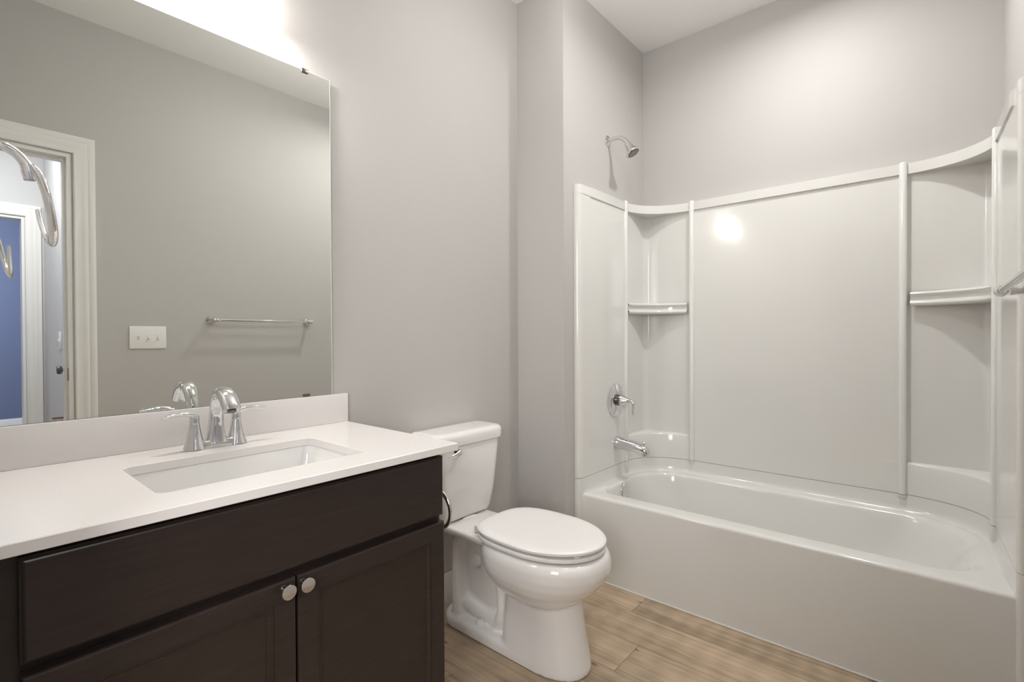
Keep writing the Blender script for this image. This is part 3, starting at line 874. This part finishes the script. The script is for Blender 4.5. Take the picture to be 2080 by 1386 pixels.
# recessed web behind the pedestal with its opening
hy, hz, hr = 1.405, 0.262, 0.026
oc = [(1.19, 0.02), (1.33, 0.02), (1.47, 0.02), (1.48, 0.12), (1.49, 0.26), (1.50, 0.37), (1.40, 0.375), (1.28, 0.375), (1.20, 0.375), (1.19, 0.26), (1.19, 0.17), (1.19, 0.09)]
ic = []
for q in oc:
    a = math.atan2(q[1] - hz, q[0] - hy)
    ic.append((hy + hr * math.cos(a), hz + 1.25 * hr * math.sin(a)))
wt = 0.034
lp = lambda c, x: [(TX + x, y, z) for y, z in c]
g.loft([lp(oc, -wt), lp(oc, wt), lp(ic, wt), lp(ic, -wt), lp(oc, -wt)], cap0=False, cap1=False)
# rear pillar and trapway rib
g.sweep([(TX, 1.44, 0.385), (TX, 1.482, 0.33), (TX, 1.488, 0.24), (TX, 1.480, 0.14), (TX, 1.462, 0.03)], [(0.05, 0.095), (0.036, 0.082), (0.030, 0.078), (0.036, 0.084), (0.052, 0.098)], seg=24, up=(0, 1, 0))
g.sweep([(TX, 1.36, 0.372), (TX, 1.295, 0.335), (TX, 1.262, 0.26), (TX, 1.245, 0.17), (TX, 1.250, 0.09), (TX, 1.29, 0.04)], [(0.035, 0.085), (0.034, 0.078), (0.030, 0.074), (0.032, 0.076), (0.036, 0.078), (0.03, 0.06)], seg=24, up=(0, 1, 0))
g.sweep([(TX, 1.24, 0.075), (TX, 1.34, 0.070), (TX, 1.44, 0.085)], [(0.045, 0.070), (0.035, 0.060), (0.045, 0.070)], seg=20, up=(0, 0, 1))
bowl = g.build('bowl', M['porcelain'], to)
rm = bowl.modifiers.new('remesh', 'REMESH')
rm.mode = 'VOXEL'
rm.voxel_size = 0.005
rm.use_smooth_shade = True
sm = bowl.modifiers.new('smooth', 'SMOOTH')
sm.iterations = 10
sm.factor = 0.5
# tank
tk = lambda hw, y0, y1, z, r: rrect(TX - hw, TX + hw, y0, y1, z, (r, r, 0.02, 0.02), 10)
g = G().loft([tk(0.132, 1.500, 1.600, 0.408, 0.03), tk(0.134, 1.497, 1.600, 0.4125, 0.03), tk(0.147, 1.478, 1.603, 0.416, 0.045), tk(0.155, 1.472, 1.606, 0.430, 0.05), tk(0.168, 1.464, 1.608, 0.50, 0.05), tk(0.180, 1.457, 1.611, 0.62, 0.05), tk(0.187, 1.452, 1.612, 0.712, 0.05), tk(0.185, 1.454, 1.612, 0.7195, 0.05)])
g.build('tank', M['porcelain'], to, smooth=50)
g = G().loft([tk(0.186, 1.453, 1.613, 0.7205, 0.05), tk(0.196, 1.442, 1.616, 0.7225, 0.055), tk(0.198, 1.440, 1.617, 0.735, 0.056), tk(0.1985, 1.4395, 1.617, 0.755, 0.056), tk(0.195, 1.443, 1.616, 0.766, 0.054), tk(0.186, 1.453, 1.610, 0.772, 0.048), tk(0.165, 1.475, 1.59, 0.7735, 0.03)])
g.build('tank_lid', M['porcelain'], to, smooth=50)
# seat and lid
e = lambda z, d: egg(z, 0.178 - d, 1.085, 0.854 + d, 1.328 - d, pb=3.2, pf=2.0)
G().loft([e(0.4180, 0.016), e(0.4195, 0.004), e(0.4230, 0.0), e(0.4300, 0.0), e(0.4335, 0.003), e(0.4350, 0.010)]).build('seat', M['plastic'], to)
e2 = lambda z, d: egg(z, 0.178 - d, 1.085, 0.852 + d, 1.331 - d, pb=3.2, pf=2.0)
G().loft([e2(0.4410, 0.014), e2(0.4425, 0.003), e2(0.4450, 0.0), e2(0.4520, 0.0), e2(0.4560, 0.004), e2(0.4580, 0.012), e2(0.4592, 0.035), e2(0.4595, 0.08)]).build('lid', M['plastic'], to)
for s_ in (-1, 1):
    G().box(TX + s_ * 0.075 - 0.022, TX + s_ * 0.075 + 0.022, 1.310, 1.350, 0.4080, 0.436, 0.006, 3).build('hinge', M['plastic'], to)
    G().box(TX + s_ * 0.08 - 0.010, TX + s_ * 0.08 + 0.010, 0.885, 0.900, 0.4352, 0.4409, 0.001).build('bumper', M['plastic'], to)
    G().lathe((TX + s_ * 0.066, 1.348, 0.038), (0, 0, 1), [(0.019, 0), (0.0185, 0.010), (0.015, 0.018), (0.008, 0.022), (0, 0.023)], seg=24).build('bolt_cap', M['plastic'], to)
LXX = 1.352
g = G().lathe((LXX, 1.456, 0.700), (0, -1, 0), [(0, 0), (0.016, 0), (0.016, 0.004), (0.011, 0.010), (0.009, 0.018)], seg=24)
g.sweep([(LXX + 0.005, 1.438, 0.700), (LXX - 0.003, 1.430, 0.700), (LXX - 0.022, 1.428, 0.694), (LXX - 0.045, 1.431, 0.689), (LXX - 0.062, 1.434, 0.690)], [(0.010, 0.008), (0.0125, 0.008), (0.009, 0.006), (0.0065, 0.0045), (0.003, 0.003)], seg=16)
g.build('flush_lever', M['chrome'], to, smooth=40)
